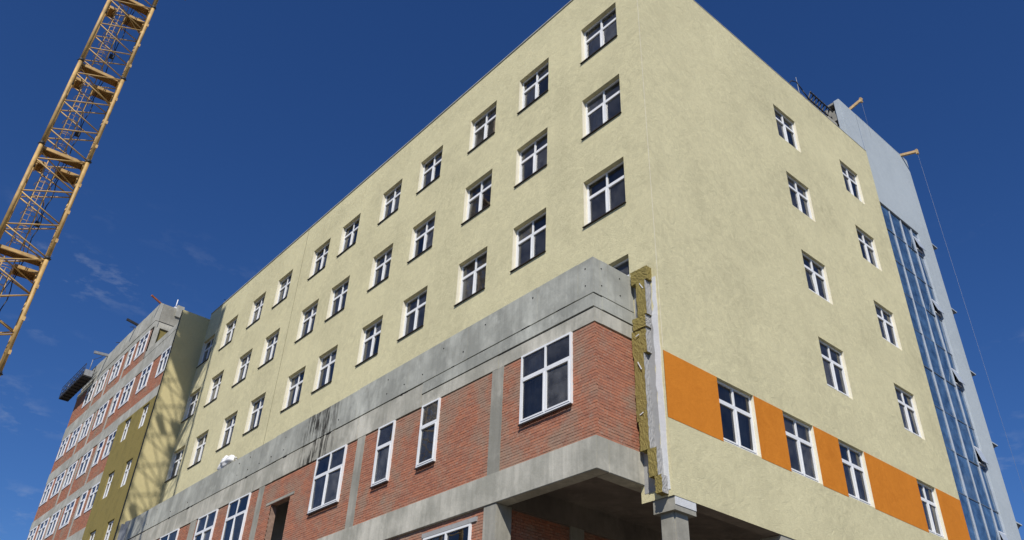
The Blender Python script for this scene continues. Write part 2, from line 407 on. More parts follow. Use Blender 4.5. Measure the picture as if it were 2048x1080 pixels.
# undercroft below the right-hand face
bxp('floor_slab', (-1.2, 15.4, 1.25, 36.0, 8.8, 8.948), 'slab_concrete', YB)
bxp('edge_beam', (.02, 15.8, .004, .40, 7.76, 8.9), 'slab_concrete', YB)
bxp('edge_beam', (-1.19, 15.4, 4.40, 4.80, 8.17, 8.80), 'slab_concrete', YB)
bxp('wall', (-1.05, 15.4, 4.50, 4.72, 0, 8.17), 'mortar', YB)
bm = bmesh.new()
for b in brick_list(-1.05, 9, 5.6, 8.16, [(1.1, 1.6, 0, 9)]): brick_box(bm, PY(4.49), b, .012)
wpart('brickwork', bm, 'brick', YB, 'stuff')
bxp('pillar', (1.1, 1.6, 4.42, 4.52, 0, 8.17), 'column_concrete', YB)
for x in (.0, 4.12, 8.25, 12.4):
    bm = bmesh.new(); vs = box(bm, x+.03, x+.78, .02, .64, 7.44, 7.752); wpart('capital', bm, 'column_concrete', YB)
    bm = bmesh.new(); box(bm, x+.12, x+.62, .11, .55, 0, 7.44)
    bmesh.ops.bevel(bm, geom=[e for e in bm.edges if abs(e.verts[0].co.z-e.verts[1].co.z) > 1], offset=.04, segments=2, affect='EDGES')
    wpart('column', bm, 'column_concrete', YB)
bxp('primer_patch', (.05, .786, .008, .025, 7.56, 7.76), 'primer', YB)

# bare insulation, base coat and primer on the strip between annex and corner
def ragged(name, mat, z0, z1, yl, yr, x0, jl, jr, n=26):
    bm = bmesh.new(); last = None
    for i in range(n+1):
        z = z0+(z1-z0)*i/n; a = yl(z)+random.uniform(-jl, jl); b = yr(z)+random.uniform(-jr, jr)
        cur = [bm.verts.new((xx, yy, z)) for xx, yy in ((x0, a), (x0, b), (-.0005, b), (-.0005, a))]
        if last:
            for k in range(4): bm.faces.new((last[k], last[(k+1) % 4], cur[(k+1) % 4], cur[k]))
        else: bm.faces.new(cur)
        last = cur
    bm.faces.new(last); wpart(name, bm, mat, YB)
ragged('base_coat', 'base_coat', 7.95, 13.62, lambda z: .27, lambda z: .84, -.006, .03, .0)
ragged('primer_coat', 'primer', 7.9, 13.66, lambda z: .085, lambda z: .22 if z > 12.6 else .28, -.011, .012, .03)
for z0, z1, y0, y1 in ((13.56, 13.97, .20, .76), (12.52, 13.555, .27, .58), (12.17, 12.515, .32, .76), (11.46, 12.165, .36, .835), (10.5, 11.455, .47, .80), (9.66, 10.495, .45, .79), (8.90, 9.655, .43, .72), (8.22, 8.895, .24, .50), (7.80, 8.215, .14, .34)):
    bm = bmesh.new(); box(bm, -.205+random.uniform(-.02, .02), -.002, y0, y1, z0, z1)
    bmesh.ops.subdivide_edges(bm, edges=bm.edges[:], cuts=9, use_grid_fill=True)
    for v in bm.verts: v.co += Vector((random.uniform(-.009, .007) if v.co.x < -.1 else 0, random.uniform(-.010, .010), random.uniform(-.006, .006)))
    bm.normal_update()
    for f in bm.faces:
        if f.normal.y < -.8 and z1 < 13.6: f.material_index = 1
    wpart('insulation_block', bm, ['rock_wool', 'base_coat'], YB)
for z, y in ((13.3, .40), (12.0, .62), (11.0, .60), (9.85, .62)):
    bm = bmesh.new(); beam(bm, (-.225, y-.06, z), (-.225, y+.05, z+random.uniform(-.15, .25)), .012, .025); wpart('adhesive_smear', bm, 'primer', YB)

# ================================================================== brick annex in front of the left-hand face
AN = thing('brick_annex', 'low red brick annex with bare grey concrete beams in front of the yellow block', 'building', (-.8, 18, 0))
AX, AY, AE = -1.55, .85, 35.0
WZ = (10.0, 11.985)
AWIN = [(1.65, 3.57, 2), (7.26, 8.17, 1), (9.65, 10.58, 1), (12.59, 14.58, 2), (19.87, 21.80, 2), (22.95, 24.88, 2), (27.1, 29.3, 2), (30.0, 31.9, 2)]
DOOR = (16.31, 17.82, 8.96, 11.06)
PIL = [(4.35, 4.84), (11.45, 11.92), (18.70, 19.16), (25.2, 25.85), (32.3, 32.8)]
holes = [(a, b, *WZ) for a, b, _ in AWIN]+[DOOR]
# backing walls
bm = bmesh.new(); facade(bm, PX(AX+.03), AY+.03, AE, 8.93, 11.965, holes, .25, mi_rev=0); facade(bm, PY(AY+.03), AX+.03, .0, 8.93, 11.955, [], .1)
wpart('backing_wall', bm, 'mortar', AN)
# bricks
edges = [AY]+[v for p in PIL for v in p]+[AE]
bays = list(zip(edges[::2], edges[1::2])); cand = []
rest = bmesh.new()
for k, (a, b) in enumerate(bays):
    hh = [h for h in holes if h[0] < b and h[1] > a]
    for br in brick_list(a+.002, b-.002, 8.955, 11.975-random.uniform(0, .02), hh):
        d = math.hypot((br[0]+br[1])/2-AY, (br[2]+br[3])/2-10.2)
        cand.append((d, 'x', br))
for br in brick_list(AX+.022, -.01, 8.955, 11.95): cand.append((math.hypot(br[0]-AX, (br[2]+br[3])/2-10.2)*.9, 'y', br))
cand.sort(key=lambda c: c[0])
bm = bmesh.new(); box(bm, -.5, .5, -.03, .03, -.5, .5); UB = mesh('brick', bm, 'brick_single')
for i, (d, ax, br) in enumerate(cand):
    if i < 300:
        w, h = br[1]-br[0], br[3]-br[2]; j = random.uniform(-.005, .004)
        if ax == 'x': o = link('brick', UB, AN, Vector((AX+.052+j, (br[0]+br[1])/2, (br[2]+br[3])/2))-Vector(ORG[AN]), (random.uniform(-.006, .006), 0, R(-90)))
        else: o = link('brick', UB, AN, Vector(((br[0]+br[1])/2, AY+.052+j, (br[2]+br[3])/2))-Vector(ORG[AN]), (0, random.uniform(-.006, .006), 0))
        o.scale = (w, 1, h)
    else: brick_box(rest, PX(AX+.03) if ax == 'x' else PY(AY+.03), br, .008)
wpart('brickwork', rest, 'brick', AN, 'stuff')
for a, b in PIL: bxp('pilaster', (AX+.006, AX+.06, a, b, 8.955, 11.995), 'column_concrete', AN)
# beams and parapet
bxp('floor_beam', (AX-.05, AX+.36, AY-.02, AE, 8.16, 8.955), 'beam_concrete', AN, .012)
bxp('floor_beam', (AX+.362, .30, AY-.022, AY+.40, 8.158, 8.952), 'beam_concrete', AN, .012)
def along(name, z0, z1, joints, x0, x1, mat, dz=0):
    for a, b in zip(joints, joints[1:]):
        o = random.uniform(-.006, .006); bxp(name, (x0+o, x1, a+.004, b-.004, z0+random.uniform(-.004, .004), z1+random.uniform(-dz, dz)), mat, AN, .006)
along('parapet_panel', 12.845, 13.95, [AY+.004, 1.42, 3.0, 6.1, 9.2, 12.3, 15.4, 18.5, 21.6, 24.7, 27.8, 30.9, AE], AX, AX+.25, 'parapet_concrete', .012)
for a, b in ((AX+.258, -1.0), (-.992, -.02)): bxp('parapet_panel', (a, b, AY+random.uniform(0, .006), AY+.25, 12.85, 13.95), 'parapet_concrete', AN, .006)
along('lintel_beam', 12.43, 12.805, [AY+.004, 4.6, 8.3], AX-.012, AX+.3, 'parapet_concrete'); along('lintel_beam', 12.0, 12.405, [AY+.004, 4.6, 8.3], AX+.008, AX+.3, 'beam_concrete')
along('lintel_beam', 12.0, 12.80, [8.305, 10.1, 12.0, 13.6, 15.0, 16, 18.1, 19.8, 22.3, 25.5, 27.6, 30, 32, AE], AX-.006, AX+.3, 'beam_concrete', .018)
for yy in (1.9, 3.3, 3.55, 5.2, 6.7, 9.1, 9.4, 13.9, 14.6, 17.2, 20.6, 26.1, 26.5, 28.8):      # near-black boxes paint shade into chips along the casting joint
    w = random.uniform(.08, .35); bxp('chip_shade', (AX-.012, AX+.05, yy, yy+w, 12.80-random.uniform(.01, .035), 12.81+random.uniform(.02, .05)), 'shade_black', AN)
for z0, z1, mm, o in ((12.43, 12.815, 'parapet_concrete', -.012), (12.01, 12.405, 'beam_concrete', .01)): bxp('lintel_beam', (AX+.302, -.02, AY+o, AY+.3, z0, z1), mm, AN, .006)
for y in [1.15+1.03*i for i in range(32)]:
    for z in (13.15, 13.68):
        if random.random() < .4: bm = bmesh.new(); bar(bm, (AX-.009, y+random.uniform(-.03, .03), z+random.uniform(-.02, .02)), (AX+.02, y, z), .018+.008*random.random(), 8); wpart('tie_hole_shade', bm, 'shade_black', AN)  # near-black plugs paint the shade inside formwork tie holes
for x in (-1.25, -.55):
    for z in (13.15, 13.68): bm = bmesh.new(); bar(bm, (x, AY-.004, z), (x, AY+.02, z), .02, 8); wpart('tie_hole_shade', bm, 'shade_black', AN)
bxp('roof', (AX+.26, -.01, AY+.26, AE, 12.5, 12.75), 'roof_felt', AN)
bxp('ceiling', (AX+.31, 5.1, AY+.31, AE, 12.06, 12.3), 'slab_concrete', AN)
bm = bmesh.new(); box(bm, AX+.03, AX+.2, AY+.03, AE-.02, 12.74, 12.88); box(bm, AX+.25, -.05, AY+.03, AY+.2, 12.74, 12.88); box(bm, AX+.03, AX+.2, AY+.03, 8.28, 12.38, 12.45); wpart('joint_gap_shade', bm, 'shade_black', AN)  # near-black fill paints the shade within the open joints
for i, (a, b, c) in enumerate(AWIN):
    cu = (-1, .3) if i in (0, 4) else None
    add_window(AN, (AX-.005, (a+b)/2, WZ[0]+.004), b-a-.006, WZ[1]-WZ[0]-.008, 'x', 2, c, .055, .36, curtain=cu)
bxp('lintel', (AX+.004, AX+.2, 16.0, 18.2, 11.065, 11.16), 'column_concrete', AN)
# low wall seen through the second wide window, partitions inside
for y in (4.6, 11.7, 15.4, 18.9, 25.5): bxp('partition', (AX+.4, 5.1, y, y+.12, 8.96, 12.05), 'interior_plaster', AN)
# lower storey
LW = (5.37, 7.46, 5.9, 7.845); L2 = (9.4, 11.3, 5.9, 7.845); L3 = (13.0, 15.0, 5.9, 7.845)
bm = bmesh.new(); facade(bm, PX(AX+.04), 4.85, AE, 0, 8.17, [LW, L2, L3], .25, mi_rev=0); wpart('backing_wall', bm, 'mortar', AN)
bm = bmesh.new()
for br in brick_list(4.88, 22, 5.0, 8.12, [LW, L2, L3, (5.15, 7.6, 7.85, 8.0)]): brick_box(bm, PX(AX+.04), br, .008)
wpart('brickwork', bm, 'brick', AN, 'stuff')
for w in (LW, L2, L3):
    add_window(AN, (AX+.005, (w[0]+w[1])/2, w[2]), w[1]-w[0]-.01, w[3]-w[2]-.004, 'x', 2, 2, .055, .36)
bxp('lintel', (AX-.01, AX+.12, 5.17, 7.55, 7.868, 7.985), 'base_coat', AN)
bxp('column', (AX-.02, AX+.50, 4.35, 4.87, 0, 8.16), 'column_concrete', AN, .015)
# dark plastic-backed sheet closing the far end
bm = bmesh.new(); last = None
for i in range(25):
    yy = 35.05+2.9*i/24; xx = -1.56+.06*math.sin(i*1.3)+.03*math.sin(i*2.9); cur = [bm.verts.new((xx, yy, 12.2)), bm.verts.new((xx-.02*math.sin(i), yy, 13.98-.1*(i/24)+.02*math.sin(i*.8)))]
    if last: bm.faces.new((last[0], cur[0], cur[1], last[1]))
    last = cur
o = link('tarpaulin', mesh('tarpaulin', bm, 'tarp')); sm = o.modifiers.new('solid', 'SOLIDIFY'); sm.thickness = .006
tag(o, 'dark grey tarpaulin hung at the far end of the concrete parapet', 'tarpaulin')

# ================================================================== unfinished brick block beyond
LB = thing('unfinished_block', 'taller unfinished brick block with pale concrete floor bands at the far left', 'building', (6, 48, 0))
LX, L0, L1 = -1.65, 36.1, 59.3
rows = [(26.97, 28.68), (23.36, 25.10), (19.80, 21.52), (16.37, 18.05), (12.8, 14.5)]
LC = [(36.65, 38.25, 2), (39.8, 41.6, 2), (42.98, 44.85, 2), (45.65, 46.75, 1), (48.1, 50.1, 2), (51.45, 53.3, 2), (54.1, 56.2, 2), (57.0, 58.95, 2)]
OC = [(37.3, 38.45, 2), (40.3, 41.5, 2)]
wins = []
for r, (c, d) in enumerate(rows):
    for a, b, n in LC:
        if a < 42:
            if r != 1: continue
        if r == 0 and a > 56: continue
        wins.append((a, b, c, d, n))
ol = [(a, b, c, d, 2) for (c, d) in ((19.95, 21.45), (16.4, 18.0), (12.9, 14.5)) for a, b, _ in OC]
bm = bmesh.new()
facade(bm, PX(LX+.05), 42.3, L1, 0, 29.2, [w[:4] for w in wins if w[0] > 42], .25, mi_rev=0)
facade(bm, PX(LX+.05), L0, 42.3, 0, 26.2, [w[:4] for w in wins+ol if w[0] < 42], .25, mi_rev=0)
wpart('wall', bm, 'mortar', LB)
bm = bmesh.new()
for c, d in ((26.2, 28.68), (22.45, 25.12), (18.72, 21.56), (15.26, 18.02), (11.7, 14.5)):
    hh = [w[:4] for w in wins]
    for br in brick_list(42.9 if c < 22 or c > 26 else L0+.02, L1, c, d, hh): brick_box(bm, PX(LX+.045), br, .008)
wpart('brickwork', bm, 'brick', LB, 'stuff')
for a, b, c, d, n in wins: add_window(LB, (LX+.03, (a+b)/2, c+.004), b-a-.01, d-c-.008, 'x', 0, n, .11, .33)
for c, d, a in ((28.69, 29.16, 42.3), (25.12, 26.22, L0+.01), (21.57, 22.44, L0+.01), (18.03, 18.71, 42.9), (14.51, 15.25, 42.9)):
    bxp('floor_band', (LX, LX+.2, a, L1, c, d), 'band_concrete', LB, .01)
bxp('floor_band', (LX-.01, LX+.2, L0+.01, 42.28, 26.23, 26.72), 'band_concrete', LB, .01)
for y in (46.9, 50.7, 53.45):
    for c, d in ((26.23, 28.68), (22.45, 25.11), (18.72, 21.56), (15.26, 18.02)): bxp('pilaster', (LX+.012, LX+.1, y, y+.3, c, d), 'band_concrete', LB)
y = 42.31
while y < 58:
    y2 = min(y+3.1, 58.6); bxp('parapet_panel', (LX-.02+random.uniform(-.01, .01), LX+.2, y+.006, y2-.006, 29.19, 30.62+random.uniform(-.03, .03)), 'band_concrete', LB, .01); y = y2
# side of the set-back top storey, terrace, roofs
bxp('parapet_panel', (LX+.21, 9, 42.32, 42.55, 29.22, 30.60), 'column_concrete', LB, .01)
bxp('parapet_panel', (-.55, -.05, 42.22, 42.40, 29.95, 30.85), 'band_concrete', LB, .01)
bxp('side_beam', (LX+.21, 9, 42.36, 42.6, 28.75, 29.20), 'beam_concrete', LB, .01)
bxp('side_pillar', (LX+.05, LX+.40, 42.31, 42.6, 26.3, 28.74), 'band_concrete', LB)
bxp('insulation_panel', (LX+.42, -.62, 42.45, 42.6, 26.3, 28.70), 'rock_wool', LB); bxp('side_wall', (-.61, 9, 42.44, 42.6, 26.3, 28.70), 'brick', LB)
bxp('terrace', (LX+.2, 9, L0+.3, 42.3, 25.9, 26.2), 'slab_concrete', LB); bxp('roof', (LX+.2, 14, 42.6, L1, 29.0, 29.3), 'slab_concrete', LB)
bxp('end_wall', (LX+.05, 14, L1-.2, L1-.001, 0, 29), 'mortar', LB); bxp('end_wall', (13.8, 14, L0+.3, L1-.3, 0, 29), 'mortar', LB)
for z in (25.3, 21.7, 18.1, 14.6): bxp('floor_slab', (LX+.31, 13.7, L0+.4, L1-.3, z, z+.25), 'interior_plaster', LB)
bxp('partition', (2.4, 2.55, L0+.4, L1-.3, 12, 28.9), 'interior_plaster', LB)
# insulated patch with its own windows
bm = bmesh.new(); facade(bm, PX(LX-.10), L0+.004, 42.88, 11.5, 21.58, [w[:4] for w in ol], .15, mi_rev=0); wpart('insulation_panel', bm, 'rock_wool', LB)
bxp('insulation_edge', (LX-.099, LX+.04, 42.80, 42.879, 11.5, 21.575), 'rock_wool', LB)
for a, b, c, d, n in ol: add_window(LB, (LX+.03, (a+b)/2, c+.004), b-a-.01, d-c-.02, 'x', 0, n, .07, .33)
# plain rendered side wall that catches the crane's shadow
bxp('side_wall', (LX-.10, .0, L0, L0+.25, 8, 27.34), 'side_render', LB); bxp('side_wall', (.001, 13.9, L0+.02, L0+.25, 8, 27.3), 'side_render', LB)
bxp('corner_trim', (LX-.13, LX-.102, L0-.004, L0+.10, 12, 27.3), 'dark_steel', LB)

# ================================================================== grey stair tower
GT = thing('grey_stair_tower', 'pale grey rendered stair tower with a tall strip of blue glazing', 'tower', (18, 4, 0))
GX0, GX1, GT_TOP = 15.83, 20.70, 30.1
bm = bmesh.new(); facade(bm, PY(.03), GX0, GX1, 0, GT_TOP-.05, [(GX0+.004, 19.38, 3.0, 24.86)], .22, mi_rev=0)
wpart('wall', bm, 'grey_render', GT)
bxp('wall', (20.45, GX1-.001, .04, 8, 0, GT_TOP-.06), 'grey_render', GT); bxp('wall', (GX0+.0, 20.4, 7.7, 8, 0, GT_TOP-.06), 'grey_render', GT)
bxp('wall', (GX0+.02, GX0+.2, .6, 7.6, 0, 24.8), 'interior_plaster', GT)
bxp('screen_wall', (14.32, GX0-.002, .03, .30, 27.76, GT_TOP), 'grey_render', GT, .02); bxp('screen_wall', (GX0, GX1, .031, .4, GT_TOP-.05, GT_TOP+.02), 'grey_render', GT, .015)
for i, (y0, y1, z0, z1) in enumerate(((.31, .75, 27.76, 28.2), (.31, .55, 28.2, 28.62), (.55, .95, 28.62, 29.0), (.31, .55, 28.95, 29.35), (.32, .9, 29.36, 29.62), (.55, .8, 29.62, 29.95), (.31, .62, 29.95, 30.1))):
    bxp('masonry_block', (14.36+.05*(i % 3), 15.1, y0, y1-.006, z0, z1-.006), 'column_concrete', GT, .015)
bxp('masonry_block', (15.11, 15.4, .31, .95, 27.76, 30.0), 'dark_steel', GT)  # dark backing paints shade into the masonry pockets, not another block
MX = [15.84, 16.80, 17.80, 18.76, 19.37]; TZ = [24.85, 23.5, 21.83, 20.17, 18.5, 16.85, 15.16, 13.5, 11.82, 10.15, 8.5, 6.8, 5.1]
for x in MX: bxp('mullion', (x-.025, x+.025, .07, .17, 3.0, 24.86), 'alu_frame', GT)
bm = bmesh.new(); box(bm, -.45, .45, -.045, .055, -.022, .022); hm1 = mesh('transom', bm, 'alu_frame')
PC = {}
def gpane(x0, x1, z0, z1):
    k = (round(x1-x0, 3), round(z1-z0, 3))
    if k not in PC:
        bm = bmesh.new(); w, h = (x1-x0)/2, (z1-z0)/2; vs = [bm.verts.new(p) for p in ((-w, 0, -h), (w, 0, -h), (w, 0, h), (-w, 0, h))]; bm.faces.new(vs); PC[k] = mesh('pane', bm, 'facade_glass')
    link('pane', PC[k], GT, Vector(((x0+x1)/2, .11, (z0+z1)/2))-Vector(ORG[GT]), (R(random.gauss(0, .7)), 0, R(random.gauss(0, .7))))
VENT = [(23.75, 24.4), (20.4, 21.02), (17.02, 17.66), (13.64, 14.28), (10.35, 11.0), (7.0, 7.6)]
for i in range(4):
    a, b = MX[i]+.03, MX[i+1]-.03
    for z in TZ: bxp('transom', (a, b, .09, .15, z-.022, z+.022), 'alu_dark', GT)
    for zb, zt in zip(TZ[1:], TZ):
        v = [q for q in VENT if i == 3 and zb < q[0] < zt]
        if not v: gpane(a, b, zb+.022, zt-.022); continue
        v0, v1 = v[0]
        bxp('transom', (a, b, .06, .15, v0-.02, v0+.02), 'window_plastic', GT); bxp('transom', (a, b, .06, .15, v1-.02, v1+.02), 'window_plastic', GT)
        gpane(a, b, zb+.022, v0-.02)
        if zt-.022 > v1+.1: gpane(a, b, v1+.02, zt-.022)
        bxp('vent_shade', (a, b, .2, .23, v0, v1), 'shade_black', GT)  # near-black sheet paints the unlit opening behind the vent sash
        bm = bmesh.new(); box(bm, a+.02, b-.02, -.02, 0, -(v1-v0)*.98, 0, 0, Matrix.Translation((0, .08, v1-.02)) @ Matrix.Rotation(R(-14), 4, 'X')); wpart('vent_sash', bm, 'alu_frame', GT)
for z in (23.0, 19.4, 15.8, 12.2, 8.6): bxp('landing', (GX0+.2, 20.4, .9, 7.6, z, z+.22), 'interior_plaster', GT)
for a in range(6):
    z = 19.4-3.6*(a-1); bm = bmesh.new(); beam(bm, (16.2 if a % 2 else 20, 1.4, z), (20 if a % 2 else 16.2, 1.4, z+1.8), 1.2, .2); wpart('stair_flight', bm, 'slab_concrete', GT)
for z in (25.02, 21.45, 18.32, 15.08, 11.82, 8.5): 
    bxp('ledge', (GX1, 21.36, .06, 1.2, z-.07, z), 'grey_render', GT, .01)
    bm = bmesh.new(); vs = box(bm, GX1, 21.28, .09, 1.15, z-.36, z-.071)
    for v in vs:
        if v.co.z < z-.2 and v.co.x > 21: v.co.x = GX1+.06
    wpart('ledge_shade', bm, 'dark_steel', GT)  # dark wedge paints the shade beneath the ledge, no real support

# ================================================================== tower crane
CA = Vector((-13.07, 23.08, 0)); CB = Vector((-11.12, 22.94, 0)); CW = (CB-CA).length
CRZ = math.atan2(CB.y-CA.y, CB.x-CA.x)
CR = thing('tower_crane', 'tall ochre lattice mast of a tower crane rising at the left', 'crane', tuple(CA), rz=CRZ)
SEC = 5.3
bm = bmesh.new(); bar(bm, (0, 0, .0), (0, 0, SEC), .085, 12); LEG = mesh('leg', bm, 'crane_yellow')
bm = bmesh.new(); bar(bm, (0, 0, -.07), (0, 0, .07), .11, 12); bar(bm, (-.14, .05, -.03), (.14, -.05, -.03), .03, 6); COLL = mesh('joint_collar', bm, 'dark_steel')
corners = [(0, 0), (CW, 0), (CW, CW), (0, CW)]
NL, NR = (.17, .50, .84), (.0, .32, .66, .985)
bm_br = {}
def brace_mesh(a, b, r):
    k = (tuple(round(v, 3) for v in a), tuple(round(v, 3) for v in b))
    if k not in bm_br:
        bm = bmesh.new(); bar(bm, a, b, r, 6); bm_br[k] = mesh('brace', bm, 'crane_yellow')
    return bm_br[k]
bm = bmesh.new()                                                   # ladder with rungs and safety hoops
for x in (.50, .92): bar(bm, (x, 1.02, 0), (x, 1.02, SEC), .022, 6)
for i in range(17): bar(bm, (.50, 1.02, .15+.3*i), (.92, 1.02, .15+.3*i), .013, 5)
for i in range(6):
    z = .5+.8*i; pts = [(.71+.34*math.cos(t), 1.02-.05-.62*math.sin(t), z) for t in [math.pi*j/8 for j in range(9)]]; polytube(bm, pts, .014, 5)
for j in (2, 4, 6): p = (.71+.34*math.cos(math.pi*j/8), .97-.62*math.sin(math.pi*j/8)); bar(bm, (*p, .5), (*p, 4.5), .012, 5)
LAD = mesh('ladder', bm, 'crane_yellow')
def plate(x0, x1, y0, y1):
    bm = bmesh.new(); box(bm, x0, x1, y0, y1, -.03, .0)
    for i in range(6): yy = y0+(y1-y0)*(i+.5)/6; box(bm, x0+.01, x1-.01, yy-.012, yy+.012, -.055, -.031)
    box(bm, x0, x1, y0, y0+.035, .001, .14, 1); box(bm, x0, x1, y1-.035, y1, .001, .14, 1)
    for xx in (x0, x1-.05): box(bm, xx, xx+.05, y0+.01, y1-.01, -.12, -.056, 1)
    return mesh('platform', bm, ['crane_plate', 'crane_yellow'])
PL1 = plate(.10, CW-.10, .16, .62); PL2 = plate(.95, CW-.10, 1.12, CW-.14); PL3 = plate(.10, .46, 1.15, CW-.14)
bm = bmesh.new(); bar(bm, (.1, .1, 0), (CW-.1, CW-.1, 0), .03, 6); DIA = mesh('diagonal_tie', bm, 'crane_yellow')
bm = bmesh.new()
pts = [(1.18+.05*math.sin(i*1.7), 1.25+.06*math.cos(i*1.1), SEC*i/12) for i in range(13)]; polytube(bm, pts, .022, 5)
pts = [(1.02+.09*math.sin(i*1.2+1), 1.30+.04*math.cos(i*2.1), SEC*i/12) for i in range(13)]; polytube(bm, pts, .016, 5); CAB = mesh('power_cable', bm, 'dark_steel')
bm = bmesh.new()
box(bm, 1.0, 1.2, 1.2, 1.34, 2.0, 2.22)
CLM = mesh('cable_clamp', bm, 'dark_steel')
bm = bmesh.new()
box(bm, -.05, .05, -.10, -.07, .8, .98)
LUG = mesh('climbing_lug', bm, 'crane_yellow')
zs = [0, 4.35]+[4.35+SEC*i for i in range(1, 8)]
for z0, z1 in zip(zs, zs[1:]):
    k = (z1-z0)/SEC
    for c in corners:
        o = link('leg', LEG, CR, (*c, z0)); o.scale.z = k
        link('joint_collar', COLL, CR, (*c, z1))
        if c[0] > 0:
            for i in range(3): link('climbing_lug', LUG, CR, (c[0]+.06, c[1], z0+i*1.5*k))
    for f in range(4):
        a, b = Vector((*corners[f], 0)), Vector((*corners[(f+1) % 4], 0))
        for i, l in enumerate(NL):
            for rr in (NR[i], NR[i+1]):
                o = link('brace', brace_mesh(a+Vector((0, 0, l*SEC)), b+Vector((0, 0, rr*SEC)), .033), CR, (0, 0, z0)); o.scale.z = k
    o = link('ladder', LAD, CR, (0, 0, z0)); o.scale.z = k
    o = link('power_cable', CAB, CR, (0, 0, z0)); o.scale.z = k
    o = link('cable_clamp', CLM, CR, (0, 0, z0)); o.scale.z = k
    link('platform', PL1, CR, (0, 0, z1-.12)); link('platform', PL2, CR, (0, 0, z1-.25)); link('platform', PL3, CR, (0, 0, z1-.25)); link('diagonal_tie', DIA, CR, (0, 0, z1-.36))
def cpart(name, bm, mat): return link(name, mesh(name, bm, mat), CR)
bm = bmesh.new(); box(bm, -1.8, CW+1.8, -1.8, CW+1.8, .0, .55); box(bm, -1.0, -.25, -1.2, CW+1.2, .55, 1.5); box(bm, CW+.25, CW+1.0, -1.2, CW+1.2, .55, 1.5); cpart('ballast', bm, 'ballast')
zt = zs[-1]-1.9
bm = bmesh.new()
for s in (-.18, CW+.06): box(bm, s, s+.12, -.2, CW+.2, zt+.3, zt+.45); box(bm, s, s+.12, -.2, CW+.2, zt+2.6, zt+2.75)
for c in ((-.12, -.12), (CW+.12, -.12), (CW+.12, CW+.12), (-.12, CW+.12)): bar(bm, (*c, zt+.2), (*c, zt+3.0), .06, 8)
cpart('climbing_cage', bm, 'crane_yellow')
bm = bmesh.new(); box(bm, -.05, CW+.05, -.05, CW+.05, zt+.4, zt+1.4); bar(bm, (CW/2, CW/2, zt+1.4), (CW/2, CW/2, zt+2.0), 1.0, 24); box(bm, -.1, CW+.1, -.1, CW+.1, zt+2.0, zt+3.0); cpart('slewing_unit', bm, 'crane_yellow')
bm = bmesh.new(); box(bm, CW+.3, CW+1.5, CW+.3, CW+1.6, zt+1.9, zt+4.0); cpart('cab', bm, 'grey_steel')
bm = bmesh.new()
for c in ((.2, .2), (CW-.2, .2), (CW-.2, CW-.2), (.2, CW-.2)): bar(bm, (*c, zt+3.0), (CW/2+(c[0]-CW/2)*.2, CW/2+(c[1]-CW/2)*.2, zt+8.5), .09, 8)
box(bm, .15, CW-.15, .15, CW-.15, zt+3.0, zt+4.6); cpart('tower_head', bm, 'crane_yellow')

# ================================================================== small things on the roofs
def outrigger(label, a, b, w, mat, rope=0, rope_end=None):
    bm = bmesh.new(); beam(bm, (0, 0, 0), Vector(b)-Vector(a), w, w*1.2)
    o = link('outrigger_beam', mesh('outrigger_beam', bm, mat), None, a); tag(o, label, 'beam', 'beams jutting from the roofs')
    if rope:
        bm = bmesh.new(); d = Vector(b)-Vector(a); d = d*.96; e = Vector(rope_end)-Vector(a) if rope_end else d+Vector((0, 0, -rope)); bar(bm, d, e, .0035, 5); link('rope', mesh('rope', bm, 'rope'), o)
        bm = bmesh.new(); box(bm, d.x-.06, d.x+.06, d.y-.05, d.y+.05, d.z-.16, d.z+.12); link('rope_block', mesh('rope_block', bm, mat), o)
outrigger('short timber beam jutting from the top near corner of the grey tower', (15.45, .6, 30.05), (16.15, -.32, 31.05), .10, 'timber', 2.4)
outrigger('pale timber beam jutting from the far top edge of the grey tower, long rope hanging', (19.95, .5, 30.12), (20.38, -.72, 30.05), .11, 'timber', 26)
outrigger('reddish timber beam at the nearest roof corner of the unfinished block', (-1.2, 42.6, 30.5), (-2.45, 42.2, 30.82), .09, 'red_timber')
outrigger('dark steel beam jutting from the middle of the unfinished block roof', (-1.3, 47.1, 30.72), (-2.5, 46.95, 30.86), .13, 'dark_steel')
outrigger('pale grey steel beam jutting from the unfinished block roof near the cradle', (-1.3, 53.2, 30.55), (-2.72, 53.1, 30.40), .16, 'grey_steel')
# suspended cradle
CD = thing('suspended_cradle', 'dark suspended work cradle hanging at the top end of the brick block', 'cradle', (-2.26, 58.0, 29.1))
bm = bmesh.new(); box(bm, -.37, .37, -3.1, 3.1, -.04, .04)
for i in range(9): box(bm, -.36, .36, -3.0+.72*i, -2.92+.72*i, -.10, -.041)
link('deck', mesh('deck', bm, 'dark_steel'), CD)
for s in (-.36, .36):
    bm = bmesh.new()
    for z in (.35, .7, 1.02): bar(bm, (s, -3.1, z), (s, 3.1, z), .022, 6)
    for i in range(9): bar(bm, (s, -3.1+.775*i, .04), (s, -3.1+.775*i, 1.02), .02, 6)
    for i in range(8): bar(bm, (s, -3.1+.775*i, .04), (s, -2.325+.775*i, .7), .012, 5)
    box(bm, s-.008, s+.008, -3.1, 3.1, .042, .2); link('railing', mesh('railing', bm, 'dark_steel'), CD)
for y in (-3.0, 3.0):
    bm = bmesh.new(); box(bm, -.3, .3, y-.13, y+.13, .05, .55); bar(bm, (0, y, .5), (0, y, 1.5), .03, 6); link('hoist', mesh('hoist', bm, 'grey_steel'), CD)
    bm = bmesh.new(); bar(bm, (0, y, 1.5), (.6, y, 2.0), .02, 5); link('cable', mesh('cable', bm, 'dark_steel'), CD)
